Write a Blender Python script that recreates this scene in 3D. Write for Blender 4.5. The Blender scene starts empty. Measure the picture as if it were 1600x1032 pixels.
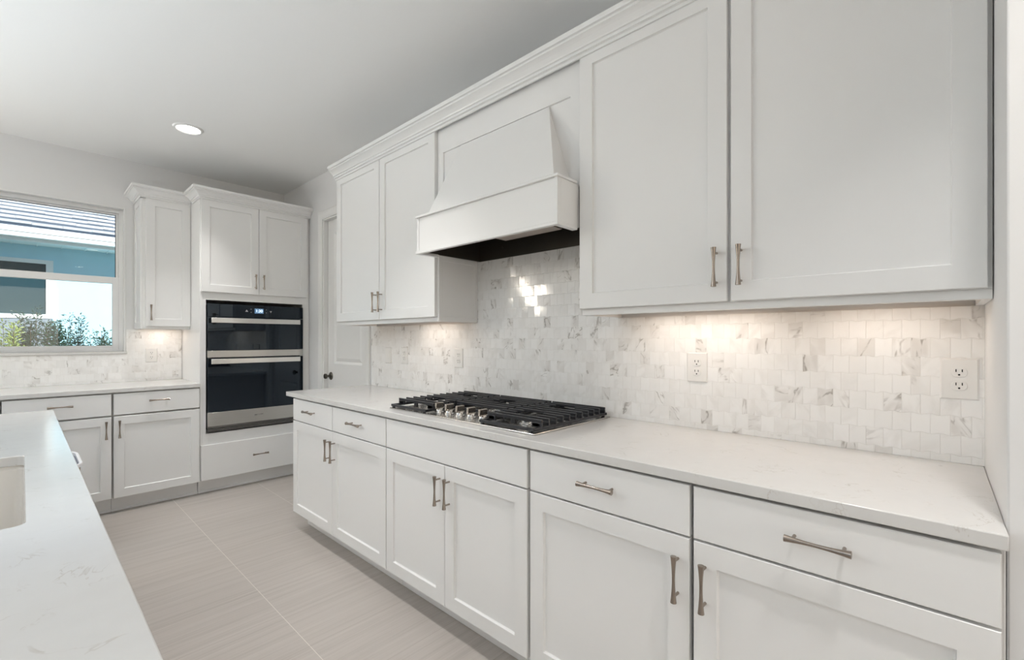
import bpy, bmesh, math, random
from mathutils import Vector, Matrix
random.seed(7)
S = bpy.context.scene
COL = S.collection
PI = math.pi

# ------------------------------------------------------------------ camera
YO = 4.986          # window wall
H = 2.788           # ceiling
cd = bpy.data.cameras.new('camera'); cam = bpy.data.objects.new('camera', cd); COL.objects.link(cam)
cam.location = (-1.8909, 0.0, 1.2788)
cam.rotation_euler = (PI/2, 0, -0.8127)
cd.sensor_width = 36; cd.sensor_fit = 'HORIZONTAL'
cd.lens = 715.0/1600*36
cd.shift_x = (800-789.5)/1600; cd.shift_y = (529.5-516)/1600
cd.clip_start = 0.02; cd.clip_end = 200
S.camera = cam

# ------------------------------------------------------------------ world, sun, daylight, exposure
W = bpy.data.worlds.new('sky'); S.world = W; W.use_nodes = True
nt = W.node_tree; nt.nodes.clear()
sky = nt.nodes.new('ShaderNodeTexSky'); sky.sky_type = 'NISHITA'
sky.sun_disc = False; sky.sun_elevation = math.radians(42); sky.sun_rotation = math.radians(200)
bg = nt.nodes.new('ShaderNodeBackground'); bg.inputs['Strength'].default_value = 0.085
wo = nt.nodes.new('ShaderNodeOutputWorld')
nt.links.new(sky.outputs[0], bg.inputs[0]); nt.links.new(bg.outputs[0], wo.inputs[0])

def sun(direction, strength):
    l = bpy.data.lights.new('sun', 'SUN'); l.energy = strength; l.angle = math.radians(.6); l.color = (1, .97, .92)
    o = bpy.data.objects.new('sun', l); COL.objects.link(o)
    o.rotation_euler = Vector(direction).to_track_quat('-Z', 'Y').to_euler(); o.location = (-3, -6, 12)
sun((-.35, .8, -.72), 9.0)

def area(name, loc, direction, sx, sy, power, color=(1, 1, 1), spread=180, parent=None):
    l = bpy.data.lights.new(name, 'AREA'); l.shape = 'RECTANGLE'; l.size = sx; l.size_y = sy
    l.energy = power; l.color = color; l.spread = math.radians(spread)
    o = bpy.data.objects.new(name, l); COL.objects.link(o)
    o.location = loc; o.rotation_euler = Vector(direction).to_track_quat('-Z', 'Y').to_euler()
    if parent: o.parent = parent; o.location = Vector(loc) - parent.location
    return o
# added fill lamps at unseen openings, two tilted up to brighten the ceiling
area('sliding_door_fill', (-4.62, 2.2, 1.25), (1, 0, 2), 3.5, 2.2, 77, (.80, .91, 1), 100)
area('rear_window_fill', (-2.9, -4.95, 1.35), (0, 1, 0), 3.2, 2.2, 40, (1, .90, .77))
area('dining_window_fill', (-3.85, YO-.06, 2.03), (0, -1, .8), .5, .5, 37, (1, .90, .76))

vs = S.view_settings
vs.view_transform = 'Standard'; vs.look = 'None'; vs.gamma = 1; vs.exposure = 0.03; vs.use_curve_mapping = False
S.cycles.use_denoising = True
S.cycles.max_bounces = 10; S.cycles.diffuse_bounces = 6
S.cycles.sample_clamp_indirect = 8

# ------------------------------------------------------------------ materials
class NT:
    def __init__(s, name):
        s.m = bpy.data.materials.new(name); s.m.use_nodes = True
        s.t = s.m.node_tree; s.b = s.t.nodes['Principled BSDF']
    def n(s, typ, **kw):
        x = s.t.nodes.new(typ)
        for k, v in kw.items(): setattr(x, k, v)
        return x
    def put(s, sock, v):
        if v is None: return
        if hasattr(v, 'is_linked') or isinstance(v, bpy.types.NodeSocket): s.t.links.new(v, sock)
        else: sock.default_value = v
    def math(s, op, a, b=None, c=None, clamp=False):
        x = s.n('ShaderNodeMath', operation=op, use_clamp=clamp)
        s.put(x.inputs[0], a); s.put(x.inputs[1], b); s.put(x.inputs[2], c)
        return x.outputs[0]
    def xyz(s, a, b, c=0.0):
        x = s.n('ShaderNodeCombineXYZ'); s.put(x.inputs[0], a); s.put(x.inputs[1], b); s.put(x.inputs[2], c); return x.outputs[0]
    def pos(s):
        g = s.n('ShaderNodeNewGeometry'); x = s.n('ShaderNodeSeparateXYZ'); s.t.links.new(g.outputs['Position'], x.inputs[0]); s.geo = g
        return x.outputs
    def noise(s, vec, scale, detail=2.0, rough=.5, dist=0.0):
        x = s.n('ShaderNodeTexNoise'); s.put(x.inputs['Vector'], vec); x.inputs['Scale'].default_value = scale
        x.inputs['Detail'].default_value = detail; x.inputs['Roughness'].default_value = rough; x.inputs['Distortion'].default_value = dist
        return x.outputs['Fac']
    def white(s, vec):
        x = s.n('ShaderNodeTexWhiteNoise'); s.put(x.inputs['Vector'], vec); return x.outputs['Value'], x.outputs['Color']
    def mix(s, f, a, b):
        x = s.n('ShaderNodeMix', data_type='RGBA'); s.put(x.inputs[0], f); s.put(x.inputs[6], a); s.put(x.inputs[7], b); return x.outputs[2]
    def ramp(s, f, stops):
        x = s.n('ShaderNodeValToRGB'); e = x.color_ramp.elements
        while len(e) < len(stops): e.new(.5)
        for q, (p, c) in zip(e, stops): q.position = p; q.color = c if len(c) == 4 else (*c, 1)
        s.put(x.inputs[0], f); return x.outputs[0]
    def smooth(s, v, a, b):
        x = s.n('ShaderNodeMapRange', interpolation_type='SMOOTHSTEP'); s.put(x.inputs[0], v)
        x.inputs[1].default_value = a; x.inputs[2].default_value = b; return x.outputs[0]
    def set(s, **kw):
        for k, v in kw.items(): s.put(s.b.inputs[k.replace('_', ' ')], v)
    def bump(s, h, strength, dist):
        x = s.n('ShaderNodeBump'); s.put(x.inputs['Height'], h); x.inputs['Strength'].default_value = strength; x.inputs['Distance'].default_value = dist
        s.t.links.new(x.outputs[0], s.b.inputs['Normal']); return x

def c4(c): return (*c, 1) if len(c) == 3 else c
def plain(name, col, rough=.5, metal=0.0, spec=.5, var=0.03, **kw):
    t = NT(name); P = t.pos()
    f = t.noise(t.xyz(P[0], P[1], P[2]), 9.0, 3)
    a = [min(1, v*(1+var)) for v in col]; b = [v*(1-var) for v in col]
    t.set(Base_Color=t.mix(f, c4(b), c4(a)), Roughness=rough, Metallic=metal)
    t.b.inputs['Specular IOR Level'].default_value = spec
    return t.m
def emit(name, col, strength):
    t = NT(name); t.set(Base_Color=c4(col), Emission_Color=c4(col), Emission_Strength=strength, Roughness=.4); return t.m

PAINT = plain('white_cabinet_paint', (.80, .80, .795), .30, spec=.45, var=.008)
WALLP = plain('wall_paint', (.77, .77, .77), .75, spec=.2, var=.01)
TRIM = plain('trim_paint', (.80, .80, .79), .38, var=.008)
VINYL = plain('white_vinyl', (.82, .82, .82), .35, var=.005)
NICKEL = plain('brushed_nickel', (.36, .31, .27), .27, 1.0, var=.06)
STEEL = None
IRON = plain('black_cast_iron', (.012, .013, .017), .38, spec=.5, var=.2)
BURN = plain('black_burner', (.02, .02, .022), .5)
PLATE = plain('white_plastic', (.83, .82, .80), .3, var=.005)
DARK = plain('dark_slot', (.015, .014, .013), .6)
WOOD = plain('unfinished_maple', (.62, .44, .28), .55, var=.08)
PORC = plain('white_fireclay', (.80, .77, .73), .18, var=.01)
BINW = plain('white_bin_plastic', (.86, .87, .9), .35)
BINI = plain('grey_bin_inside', (.38, .40, .46), .5)
BINT = plain('tan_bin_shell', (.33, .25, .18), .5)
BRONZE = plain('dark_nickel_knob', (.16, .15, .13), .3, 1.0)
LINER = plain('dark_steel_liner', (.13, .115, .10), .38, .9, var=.1)
INSERT = plain('hood_insert_steel', (.62, .55, .50), .32, .9, var=.05)

t = NT('ceiling_paint'); P = t.pos(); v = t.xyz(P[0], P[1], P[2])
t.set(Base_Color=c4((.86, .86, .85)), Roughness=.85); t.b.inputs['Specular IOR Level'].default_value = .15
t.bump(t.noise(v, 55, 3), .12, .004); CEIL = t.m

t = NT('brushed_steel'); P = t.pos()
f = t.noise(t.xyz(t.math('MULTIPLY', P[0], 3), t.math('MULTIPLY', P[1], 3), t.math('MULTIPLY', P[2], 260)), 1.0, 2)
t.set(Base_Color=t.mix(f, c4((.50, .49, .47)), c4((.62, .61, .59))), Metallic=1.0, Roughness=.26); STEEL = t.m
t = NT('bright_steel'); t.set(Base_Color=c4((.78, .77, .75)), Metallic=1.0, Roughness=.22); BSTEEL = t.m
t = NT('knob_steel'); t.set(Base_Color=c4((.50, .46, .42)), Metallic=1.0, Roughness=.25); KSTEEL = t.m
t = NT('black_oven_glass'); t.set(Base_Color=c4((.004, .006, .010)), Roughness=.03); t.b.inputs['IOR'].default_value = 1.56; t.b.inputs['Specular Tint'].default_value = (.72, .86, 1, 1); BGLASS = t.m
t = NT('black_trim'); t.set(Base_Color=c4((.01, .01, .011)), Roughness=.25); BTRIM = t.m

def glass_mat(name, tint, alpha_ior=1.45):
    t = NT(name)
    tr = t.n('ShaderNodeBsdfTransparent'); tr.inputs[0].default_value = c4(tint)
    gl = t.n('ShaderNodeBsdfGlossy'); gl.inputs['Roughness'].default_value = .02
    fr = t.n('ShaderNodeFresnel'); fr.inputs[0].default_value = alpha_ior
    mx = t.n('ShaderNodeMixShader'); out = t.t.nodes['Material Output']
    t.t.links.new(fr.outputs[0], mx.inputs[0]); t.t.links.new(tr.outputs[0], mx.inputs[1]); t.t.links.new(gl.outputs[0], mx.inputs[2])
    t.t.links.new(mx.outputs[0], out.inputs[0]); return t.m
GLASS = glass_mat('window_glass', (.93, .97, .98))

# quartz worktop: off white with sparse fine veins
def quartz(name, base):
    t = NT(name); P = t.pos(); v = t.xyz(P[0], P[1], P[2])
    n1 = t.noise(v, 6.5, 5, .60, 1.0); ridge = t.math('ABSOLUTE', t.math('SUBTRACT', n1, .5))
    vein = t.math('SUBTRACT', 1.0, t.smooth(ridge, 0.0, .012))
    mask = t.smooth(t.noise(v, 10, 3), .50, .66)
    vein = t.math('MULTIPLY', t.math('MULTIPLY', vein, mask), .42)
    n2 = t.noise(v, 30, 3); n3 = t.noise(v, 6, 2)
    col = t.mix(n2, c4([k*.975 for k in base]), c4([min(1, k*1.02) for k in base]))
    col = t.mix(t.math('MULTIPLY', t.smooth(n3, .45, .75), .10), col, c4((.55, .52, .49)))
    col = t.mix(vein, col, c4((.42, .37, .32)))
    t.set(Base_Color=col, Roughness=.16); return t.m
QUARTZ = quartz('white_quartz', (.67, .665, .655))

# marble mosaic: staggered tiles with bowed tops and bottoms
def mosaic(name, axis, tw=.0437, th=.0572, z0=.8789, u0=.018):
    t = NT(name); P = t.pos()
    u = t.math('DIVIDE', t.math('SUBTRACT', P[axis], u0), tw); w = t.math('DIVIDE', t.math('SUBTRACT', P[2], z0), th)
    k = t.math('ROUND', w)
    sgn = t.math('SUBTRACT', 1.0, t.math('MULTIPLY', t.math('FLOORED_MODULO', k, 2.0), 2.0))
    bow = t.math('MULTIPLY', t.math('MULTIPLY', t.math('COSINE', t.math('MULTIPLY', u, 2*PI)), sgn), .038)
    w2 = t.math('ADD', w, bow)
    row = t.math('FLOOR', w2)
    odd = t.math('FLOORED_MODULO', row, 2.0)
    u2 = t.math('ADD', u, t.math('MULTIPLY', odd, .5))
    colid = t.math('FLOOR', u2)
    fu = t.math('SUBTRACT', u2, colid); fw = t.math('SUBTRACT', w2, row)
    du = t.math('MULTIPLY', t.math('SUBTRACT', .5, t.math('ABSOLUTE', t.math('SUBTRACT', fu, .5))), tw)
    dw = t.math('MULTIPLY', t.math('SUBTRACT', .5, t.math('ABSOLUTE', t.math('SUBTRACT', fw, .5))), th)
    dist = t.math('MINIMUM', du, dw)
    grout = t.math('SUBTRACT', 1.0, t.smooth(dist, .0006, .0014))
    rv, rc = t.white(t.xyz(colid, row, 3.3))
    rx = t.n('ShaderNodeSeparateXYZ'); t.t.links.new(rc, rx.inputs[0])
    off = t.n('ShaderNodeVectorMath', operation='SCALE'); t.t.links.new(rc, off.inputs[0]); off.inputs[3].default_value = 23.0
    base = t.xyz(P[axis], P[2], 0.0)
    rot = t.n('ShaderNodeVectorRotate', rotation_type='Z_AXIS'); t.put(rot.inputs['Vector'], base)
    t.put(rot.inputs['Angle'], t.math('MULTIPLY', rx.outputs[1], 2.4))
    add = t.n('ShaderNodeVectorMath', operation='ADD'); t.t.links.new(rot.outputs[0], add.inputs[0]); t.t.links.new(off.outputs[0], add.inputs[1])
    st = t.n('ShaderNodeVectorMath', operation='MULTIPLY'); t.t.links.new(add.outputs[0], st.inputs[0]); st.inputs[1].default_value = (1.0, 2.3, 1.0)
    vec = st.outputs[0]
    n1 = t.noise(vec, 9, 2.5, .55, .35)
    vein = t.math('SUBTRACT', 1.0, t.smooth(t.math('ABSOLUTE', t.math('SUBTRACT', n1, .5)), 0.0, .045))
    vein = t.math('MULTIPLY', t.math('MULTIPLY', vein, t.smooth(t.noise(vec, 21, 2), .35, .65)), t.smooth(rx.outputs[0], .70, .95))
    cloud = t.noise(vec, 13, 3)
    greyness = t.ramp(rv, [(0, (.94, .935, .93)), (.45, (.92, .915, .905)), (.75, (.87, .86, .845)), (.90, (.80, .785, .765)), (.95, (.72, .70, .68)), (1, (.66, .64, .615))])
    tone = t.mix(t.smooth(t.noise(vec, 8, 2), .36, .62), c4((.935, .93, .92)), greyness)
    tone = t.mix(t.math('MULTIPLY', t.math('FRACT', t.math('MULTIPLY', rv, 7.0)), .5), tone, c4((.86, .85, .835)))
    col = t.mix(t.math('MULTIPLY', t.smooth(cloud, .45, .75), t.math('MULTIPLY', rx.outputs[2], .30)), tone, c4((.60, .575, .54)))
    col = t.mix(t.math('MULTIPLY', vein, .80), col, c4((.33, .305, .28)))
    col = t.mix(t.math('MULTIPLY', grout, .75), col, c4((.80, .79, .77)))
    t.set(Base_Color=col, Roughness=t.math('ADD', .09, t.math('MULTIPLY', grout, .5)))
    # every tile is set at a slightly different tilt
    cs = t.n('ShaderNodeVectorMath', operation='SUBTRACT'); t.t.links.new(rc, cs.inputs[0]); cs.inputs[1].default_value = (.5, .5, .5)
    sc = t.n('ShaderNodeVectorMath', operation='SCALE'); t.t.links.new(cs.outputs[0], sc.inputs[0]); sc.inputs[3].default_value = .035
    bm = t.n('ShaderNodeBump'); t.put(bm.inputs['Height'], t.smooth(dist, 0.0, .0016)); bm.inputs['Strength'].default_value = .5; bm.inputs['Distance'].default_value = .0012
    ad = t.n('ShaderNodeVectorMath', operation='ADD'); t.t.links.new(bm.outputs[0], ad.inputs[0]); t.t.links.new(sc.outputs[0], ad.inputs[1])
    nm = t.n('ShaderNodeVectorMath', operation='NORMALIZE'); t.t.links.new(ad.outputs[0], nm.inputs[0])
    t.t.links.new(nm.outputs[0], t.b.inputs['Normal'])
    return t.m
TILE_Y = mosaic('marble_mosaic', 1)
TILE_X = mosaic('marble_mosaic_window_wall', 0)

# floor: 24 x 12 inch porcelain with streaks along x
t = NT('porcelain_floor'); P = t.pos()
u = t.math('DIVIDE', t.math('ADD', P[0], 1.068), .610); w = t.math('DIVIDE', t.math('SUBTRACT', P[1], 1.897), .3055)
iu = t.math('FLOOR', u); iw = t.math('FLOOR', w)
du = t.math('MULTIPLY', t.math('SUBTRACT', .5, t.math('ABSOLUTE', t.math('SUBTRACT', t.math('SUBTRACT', u, iu), .5))), .61)
dw = t.math('MULTIPLY', t.math('SUBTRACT', .5, t.math('ABSOLUTE', t.math('SUBTRACT', t.math('SUBTRACT', w, iw), .5))), .3055)
gu = t.math('SUBTRACT', 1.0, t.smooth(du, .0008, .0020)); gw = t.math('SUBTRACT', 1.0, t.smooth(dw, .0006, .0018))
rv, rc = t.white(t.xyz(iu, iw, 1.7))
o1 = t.math('MULTIPLY', rv, 37.0)
va = t.xyz(t.math('ADD', t.math('MULTIPLY', P[0], 1.1), o1), t.math('MULTIPLY', P[1], 34.0), o1)
vb = t.xyz(t.math('ADD', t.math('MULTIPLY', P[0], 2.6), o1), t.math('MULTIPLY', P[1], 150.0), o1)
s1 = t.noise(va, 1.0, 3, .55); s2 = t.noise(vb, 1.0, 2)
f = t.math('ADD', t.math('MULTIPLY', s1, .6), t.math('MULTIPLY', s2, .4))
col = t.ramp(f, [(.25, (.375, .340, .312)), (.5, (.455, .418, .388)), (.75, (.51, .473, .443))])
col = t.mix(t.math('MULTIPLY', rv, .12), col, c4((.44, .41, .38)))
col = t.mix(t.math('MULTIPLY', gu, .8), col, c4((.70, .66, .60)))
col = t.mix(t.math('MULTIPLY', gw, .85), col, c4((.36, .32, .285)))
t.set(Base_Color=col, Roughness=.42); t.b.inputs['Specular IOR Level'].default_value = .35
FLOOR = t.m

# ------------------------------------------------------------------ mesh helpers
def tag(o, label=None, cat=None, group=None, kind=None):
    if label: o['label'] = label
    if cat: o['category'] = cat
    if group: o['group'] = group
    if kind: o['kind'] = kind
    return o
def empty(name, loc, label, cat, group=None):
    o = bpy.data.objects.new(name, None); COL.objects.link(o); o.location = loc; o.empty_display_size = .05
    return tag(o, label, cat, group)
def wloc(o):
    v = Vector((0, 0, 0))
    while o: v = v + o.location; o = o.parent
    return v
class MB:
    def __init__(s): s.bm = bmesh.new()
    def face(s, pts):
        return s.bm.faces.new([s.bm.verts.new(p) for p in pts])
    def box(s, x0, x1, y0, y1, z0, z1):
        v = [s.bm.verts.new((x, y, z)) for x in (x0, x1) for y in (y0, y1) for z in (z0, z1)]
        for f in ((0, 1, 3, 2), (4, 6, 7, 5), (0, 4, 5, 1), (2, 3, 7, 6), (0, 2, 6, 4), (1, 5, 7, 3)):
            s.bm.faces.new([v[i] for i in f])
        return s
    def rings(s, rings, cap=True, closed=True):
        R = [[s.bm.verts.new(p) for p in r] for r in rings]; n = len(R[0])
        for a, b in zip(R, R[1:]):
            for i in range(n if closed else n-1):
                j = (i+1) % n; s.bm.faces.new((a[i], a[j], b[j], b[i]))
        if cap:
            s.bm.faces.new(R[0][::-1]); s.bm.faces.new(R[-1])
        return s
    def lathe(s, prof, M=None, n=20, cap=True):
        M = M or Matrix.Identity(4)
        return s.rings([[M @ Vector((r*math.cos(2*PI*i/n), r*math.sin(2*PI*i/n), z)) for i in range(n)] for r, z in prof], cap)
    def cyl(s, a, b, r, n=14, r2=None):
        a = Vector(a); b = Vector(b); d = b-a; q = d.to_track_quat('Z', 'Y').to_matrix().to_4x4(); q.translation = a
        return s.lathe([(r, 0), (r if r2 is None else r2, d.length)], q, n)
    def prism(s, poly, f0, f1):          # f0/f1 map a 2D point to 3D
        return s.rings([[f0(p) for p in poly], [f1(p) for p in poly]])
    def build(s, name, mat, parent=None, loc=None, bevel=0.0, smooth=False, seg=2, weld=False):
        if weld: bmesh.ops.remove_doubles(s.bm, verts=s.bm.verts, dist=1e-6)
        bmesh.ops.recalc_face_normals(s.bm, faces=s.bm.faces)
        org = wloc(parent) if parent else Vector(loc or (0, 0, 0))
        for v in s.bm.verts: v.co -= org
        me = bpy.data.meshes.new(name); s.bm.to_mesh(me); s.bm.free()
        for m in (mat if isinstance(mat, (list, tuple)) else [mat]): me.materials.append(m)
        if smooth:
            for p in me.polygons: p.use_smooth = True
        o = bpy.data.objects.new(name, me); COL.objects.link(o)
        if parent: o.parent = parent
        else: o.location = org
        if bevel:
            b = o.modifiers.new('bevel', 'BEVEL'); b.width = bevel; b.segments = seg; b.limit_method = 'ANGLE'; b.angle_limit = math.radians(40)
        if smooth or bevel:
            try:
                me.set_sharp_from_angle(angle=math.radians(35))
            except Exception: pass
        return o
def boxes(name, mat, parent, *bs, bevel=0.0, loc=None):
    m = MB()
    for b in bs: m.box(*b)
    return m.build(name, mat, parent, loc, bevel)
# wall frames: a along the wall, z up, n out of the wall into the room
def FY(a, z, n): return (-n, a, z)             # cooktop wall, x = 0
def FX(a, z, n): return (a, YO-n, z)           # window wall, y = YO
def fbox(m, F, a0, a1, z0, z1, n0, n1):
    p = F(a0, z0, n0); q = F(a1, z1, n1)
    m.box(min(p[0], q[0]), max(p[0], q[0]), min(p[1], q[1]), max(p[1], q[1]), min(p[2], q[2]), max(p[2], q[2]))
    return m
def rect(F, a0, a1, z0, z1, n): return [F(a0, z0, n), F(a1, z0, n), F(a1, z1, n), F(a0, z1, n)]
def shaker(m, F, a0, a1, z0, z1, n0, n1, st=.060, rail=None, rec=.010, bead=.004, lip=.0016):
    r = rail or st
    R = [rect(F, a0, a1, z0, z1, n0), rect(F, a0, a1, z0, z1, n1-lip), rect(F, a0+lip, a1-lip, z0+lip, z1-lip, n1),
         rect(F, a0+st, a1-st, z0+r, z1-r, n1), rect(F, a0+st+bead*.4, a1-st-bead*.4, z0+r+bead*.4, z1-r-bead*.4, n1-rec*.75),
         rect(F, a0+st+bead, a1-st-bead, z0+r+bead, z1-r-bead, n1-rec)]
    m.rings(R); return m
def slab(m, F, a0, a1, z0, z1, n0, n1, lip=.002):
    m.rings([rect(F, a0, a1, z0, z1, n0), rect(F, a0, a1, z0, z1, n1-lip), rect(F, a0+lip, a1-lip, z0+lip, z1-lip, n1)]); return m
def sweep(m, path, prof, sign=1):
    P2 = [Vector(p) for p in path]; N = []
    for a, b in zip(P2, P2[1:]):
        d = (b-a).normalized(); N.append(Vector((d.y, -d.x))*sign)
    rings = []
    for i, p in enumerate(P2):
        if i == 0: mv = N[0]
        elif i == len(P2)-1: mv = N[-1]
        else: mv = (N[i-1]+N[i])/(1+N[i-1].dot(N[i]))
        rings.append([(p.x+mv.x*d, p.y+mv.y*d, z) for d, z in prof])
    m.rings(rings); return m

# ------------------------------------------------------------------ room shell
def struct(name, mat, *bs, bevel=0.0, kind='structure'):
    o = boxes(name, mat, None, *bs, bevel=bevel); o['kind'] = kind; return o
X0, Y0 = -4.65, -5.0
struct('floor', FLOOR, (X0-.15, .15, Y0-.15, YO+.15, -.12, 0))
struct('ceiling', CEIL, (X0-.15, .15, Y0-.15, YO+.15, H, H+.15))
WX0, WX1, WZ0, WZ1 = -2.215, -1.297, 1.172, 2.371
struct('wall_back', WALLP, (X0-.15, -4.2, YO, YO+.15, 0, H), (-3.5, WX0, YO, YO+.15, 0, H), (-4.2, -3.5, YO, YO+.15, 0, 1.7), (-4.2, -3.5, YO, YO+.15, 2.36, H), (WX1, .15, YO, YO+.15, 0, H), (WX0, WX1, YO, YO+.15, 0, WZ0), (WX0, WX1, YO, YO+.15, WZ1, H))
DY0, DY1, DZ = 3.318, 4.085, 2.372
struct('wall_cooktop', WALLP, (0, .15, -.095, DY0, 0, H), (0, .15, DY1, YO, 0, H), (0, .15, DY0, DY1, DZ, H))
struct('wall_right', WALLP, (-.590, .15, Y0, -.0953, 0, H), bevel=.004)
struct('wall_left', WALLP, (X0-.15, X0, Y0, .45, 0, H), (X0-.15, X0, 3.95, YO, 0, H), (X0-.15, X0, .45, 3.95, 2.4, H))  # unseen wall set close in, with an opening for the added fill lamp
struct('wall_front', WALLP, (X0, -4.4, Y0-.15, Y0, 0, H), (-1.4, -.59, Y0-.15, Y0, 0, H), (-4.4, -1.4, Y0-.15, Y0, 2.45, H), (-4.4, -1.4, Y0-.15, Y0, 0, .25))

# window over the left counter: vinyl single hung
win = empty('window_1', ((WX0+WX1)/2, YO+.1, WZ0), None, None); win['kind'] = 'structure'
def ring(m, x0, x1, z0, z1, w, y0, y1, wb=None, wt=None):
    wb = w if wb is None else wb; wt = w if wt is None else wt
    m.box(x0, x0+w, y0, y1, z0, z1); m.box(x1-w, x1, y0, y1, z0, z1); m.box(x0+w, x1-w, y0, y1, z0, z0+wb); m.box(x0+w, x1-w, y0, y1, z1-wt, z1)
m = MB(); ring(m, WX0, WX1, WZ0, WZ1, .030, YO+.055, YO+.14, wb=.02); m.build('window_frame', VINYL, win, bevel=.002)
m = MB(); ring(m, WX0+.030, WX1-.030, 1.775, WZ1-.030, .016, YO+.095, YO+.125, wb=.02, wt=.014); us = m.build('upper_sash', VINYL, win, bevel=.002)
m = MB(); ring(m, WX0+.030, WX1-.030, WZ0+.02, 1.796, .041, YO+.06, YO+.092, wb=.028, wt=.055); ls = m.build('lower_sash', VINYL, win, bevel=.002)
boxes('pane', GLASS, us, (WX0+.044, WX1-.044, YO+.108, YO+.112, 1.79, WZ1-.042))
boxes('pane', GLASS, ls, (WX0+.068, WX1-.068, YO+.074, YO+.078, WZ0+.045, 1.745))
ring(m := MB(), WX0+.045, WX1-.045, 1.794, WZ1-.043, .005, YO+.100, YO+.107); m.build('gasket', BTRIM, us)
st = boxes('trim_1', QUARTZ, None, (WX0-.02, WX1+.016, YO-.022, YO+.055, 1.150, 1.172), bevel=.004); st['kind'] = 'structure'
# slim white corner bead round the opening
m = MB(); m.box(WX1-.003, WX1+.009, YO-.004, YO+.054, 1.1725, WZ1+.009); m.box(WX0-.009, WX0+.003, YO-.004, YO+.054, 1.1725, WZ1+.009); m.box(WX0+.003, WX1-.003, YO-.004, YO+.054, WZ1-.003, WZ1+.009)
tb = m.build('trim_2', TRIM, bevel=.002); tb['kind'] = 'structure'

# passage door beside the cooktop run
door = empty('door_1', (.05, (DY0+DY1)/2, 0), None, None); door['kind'] = 'structure'
def FD(a, z, n): return (.075-n, a, z)
m = MB(); a0, a1 = DY0+.022, DY1-.022
def door_leaf(m):
    st, lip = .115, .006
    fbox(m, FD, a0, a1, .012, DZ-.02, 0, .022)
    # stiles and rails in front, two sunk panels
    for (b0, b1, c0, c1) in ((a0, a0+st, .012, DZ-.02), (a1-st, a1, .012, DZ-.02), (a0+st, a1-st, .012, .24), (a0+st, a1-st, .83, 1.055), (a0+st, a1-st, DZ-.14, DZ-.02)):
        fbox(m, FD, b0, b1, c0, c1, .022, .036)
    for (c0, c1) in ((.24, .83), (1.055, DZ-.14)):
        m.rings([rect(FD, a0+st, a1-st, c0, c1, .036), rect(FD, a0+st+.02, a1-st-.02, c0+.02, c1-.02, .0235), rect(FD, a0+st+.05, a1-st-.05, c0+.05, c1-.05, .030)], cap=False)
        m.face(rect(FD, a0+st+.05, a1-st-.05, c0+.05, c1-.05, .030))
door_leaf(m); leaf = m.build('door_panel', TRIM, door)
m = MB(); q = Matrix.Translation((.039, 4.005, .940)) @ Matrix.Rotation(-PI/2, 4, 'Y')
m.lathe([(.036, 0), (.036, .004), (.029, .010), (.011, .014), (.010, .034), (.015, .038), (.022, .044), (.024, .053), (.021, .062), (.010, .067)], q, 20); m.build('door_knob', BRONZE, door, smooth=True)
m = MB()
for (b0, b1) in ((DY0, DY0+.018), (DY1-.018, DY1)): m.box(.0, .15, b0, b1, 0, DZ)
m.box(0, .15, DY0+.018, DY1-.018, DZ-.018, DZ); m.box(.078, .11, DY0+.018, DY0+.03, 0, DZ-.018); m.box(.078, .11, DY1-.03, DY1-.018, 0, DZ-.018)
m.build('door_jamb', TRIM, door, bevel=.002)
# casing: moulded profile swept up, over and down
cas = [(0, 0), (0, .010), (.012, .012), (.020, .012), (.045, .016), (.055, .019), (.068, .019), (.074, .014), (.074, 0)]
m = MB()
def cpt(base, out, d, n, vert):
    return (-n, base+out*d, vert)
rings = []
for zc, side in ((0, 1), ('t', 1), ('t', -1), (0, -1)):
    r = []
    for d, n in cas:
        y = (DY1-.006+d) if side == 1 else (DY0+.006-d)
        z = 0 if zc == 0 else DZ-.006+d
        r.append((-n, y, z))
    rings.append(r)
m.rings(rings); cs = m.build('trim_3', TRIM); cs['kind'] = 'structure'

# baseboard bit beside the door
o = boxes('baseboard_cooktop', TRIM, None, (-.014, 0, DY1+.07, 4.35, 0, .13), bevel=.003); o['kind'] = 'structure'
o = boxes('baseboard_right', TRIM, None, (-.604, -.590, Y0, -.10, 0, .13), bevel=.003); o['kind'] = 'structure'

# ------------------------------------------------------------------ backsplashes
o = boxes('backsplash', TILE_Y, None, (-.009, -.001, -.0952, 3.226, .9150, 1.373), (-.009, -.001, 1.069, 2.011, 1.373, 1.736))
tag(o, 'marble mosaic backsplash rising behind the black gas cooktop', 'backsplash')
o = boxes('backsplash', TILE_X, None, (-2.95, -.896, YO-.009, YO-.001, .9150, 1.149), (WX1+.010, -.896, YO-.009, YO-.001, 1.149, 1.356))
tag(o, 'marble mosaic backsplash under and beside the window', 'backsplash')

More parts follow.
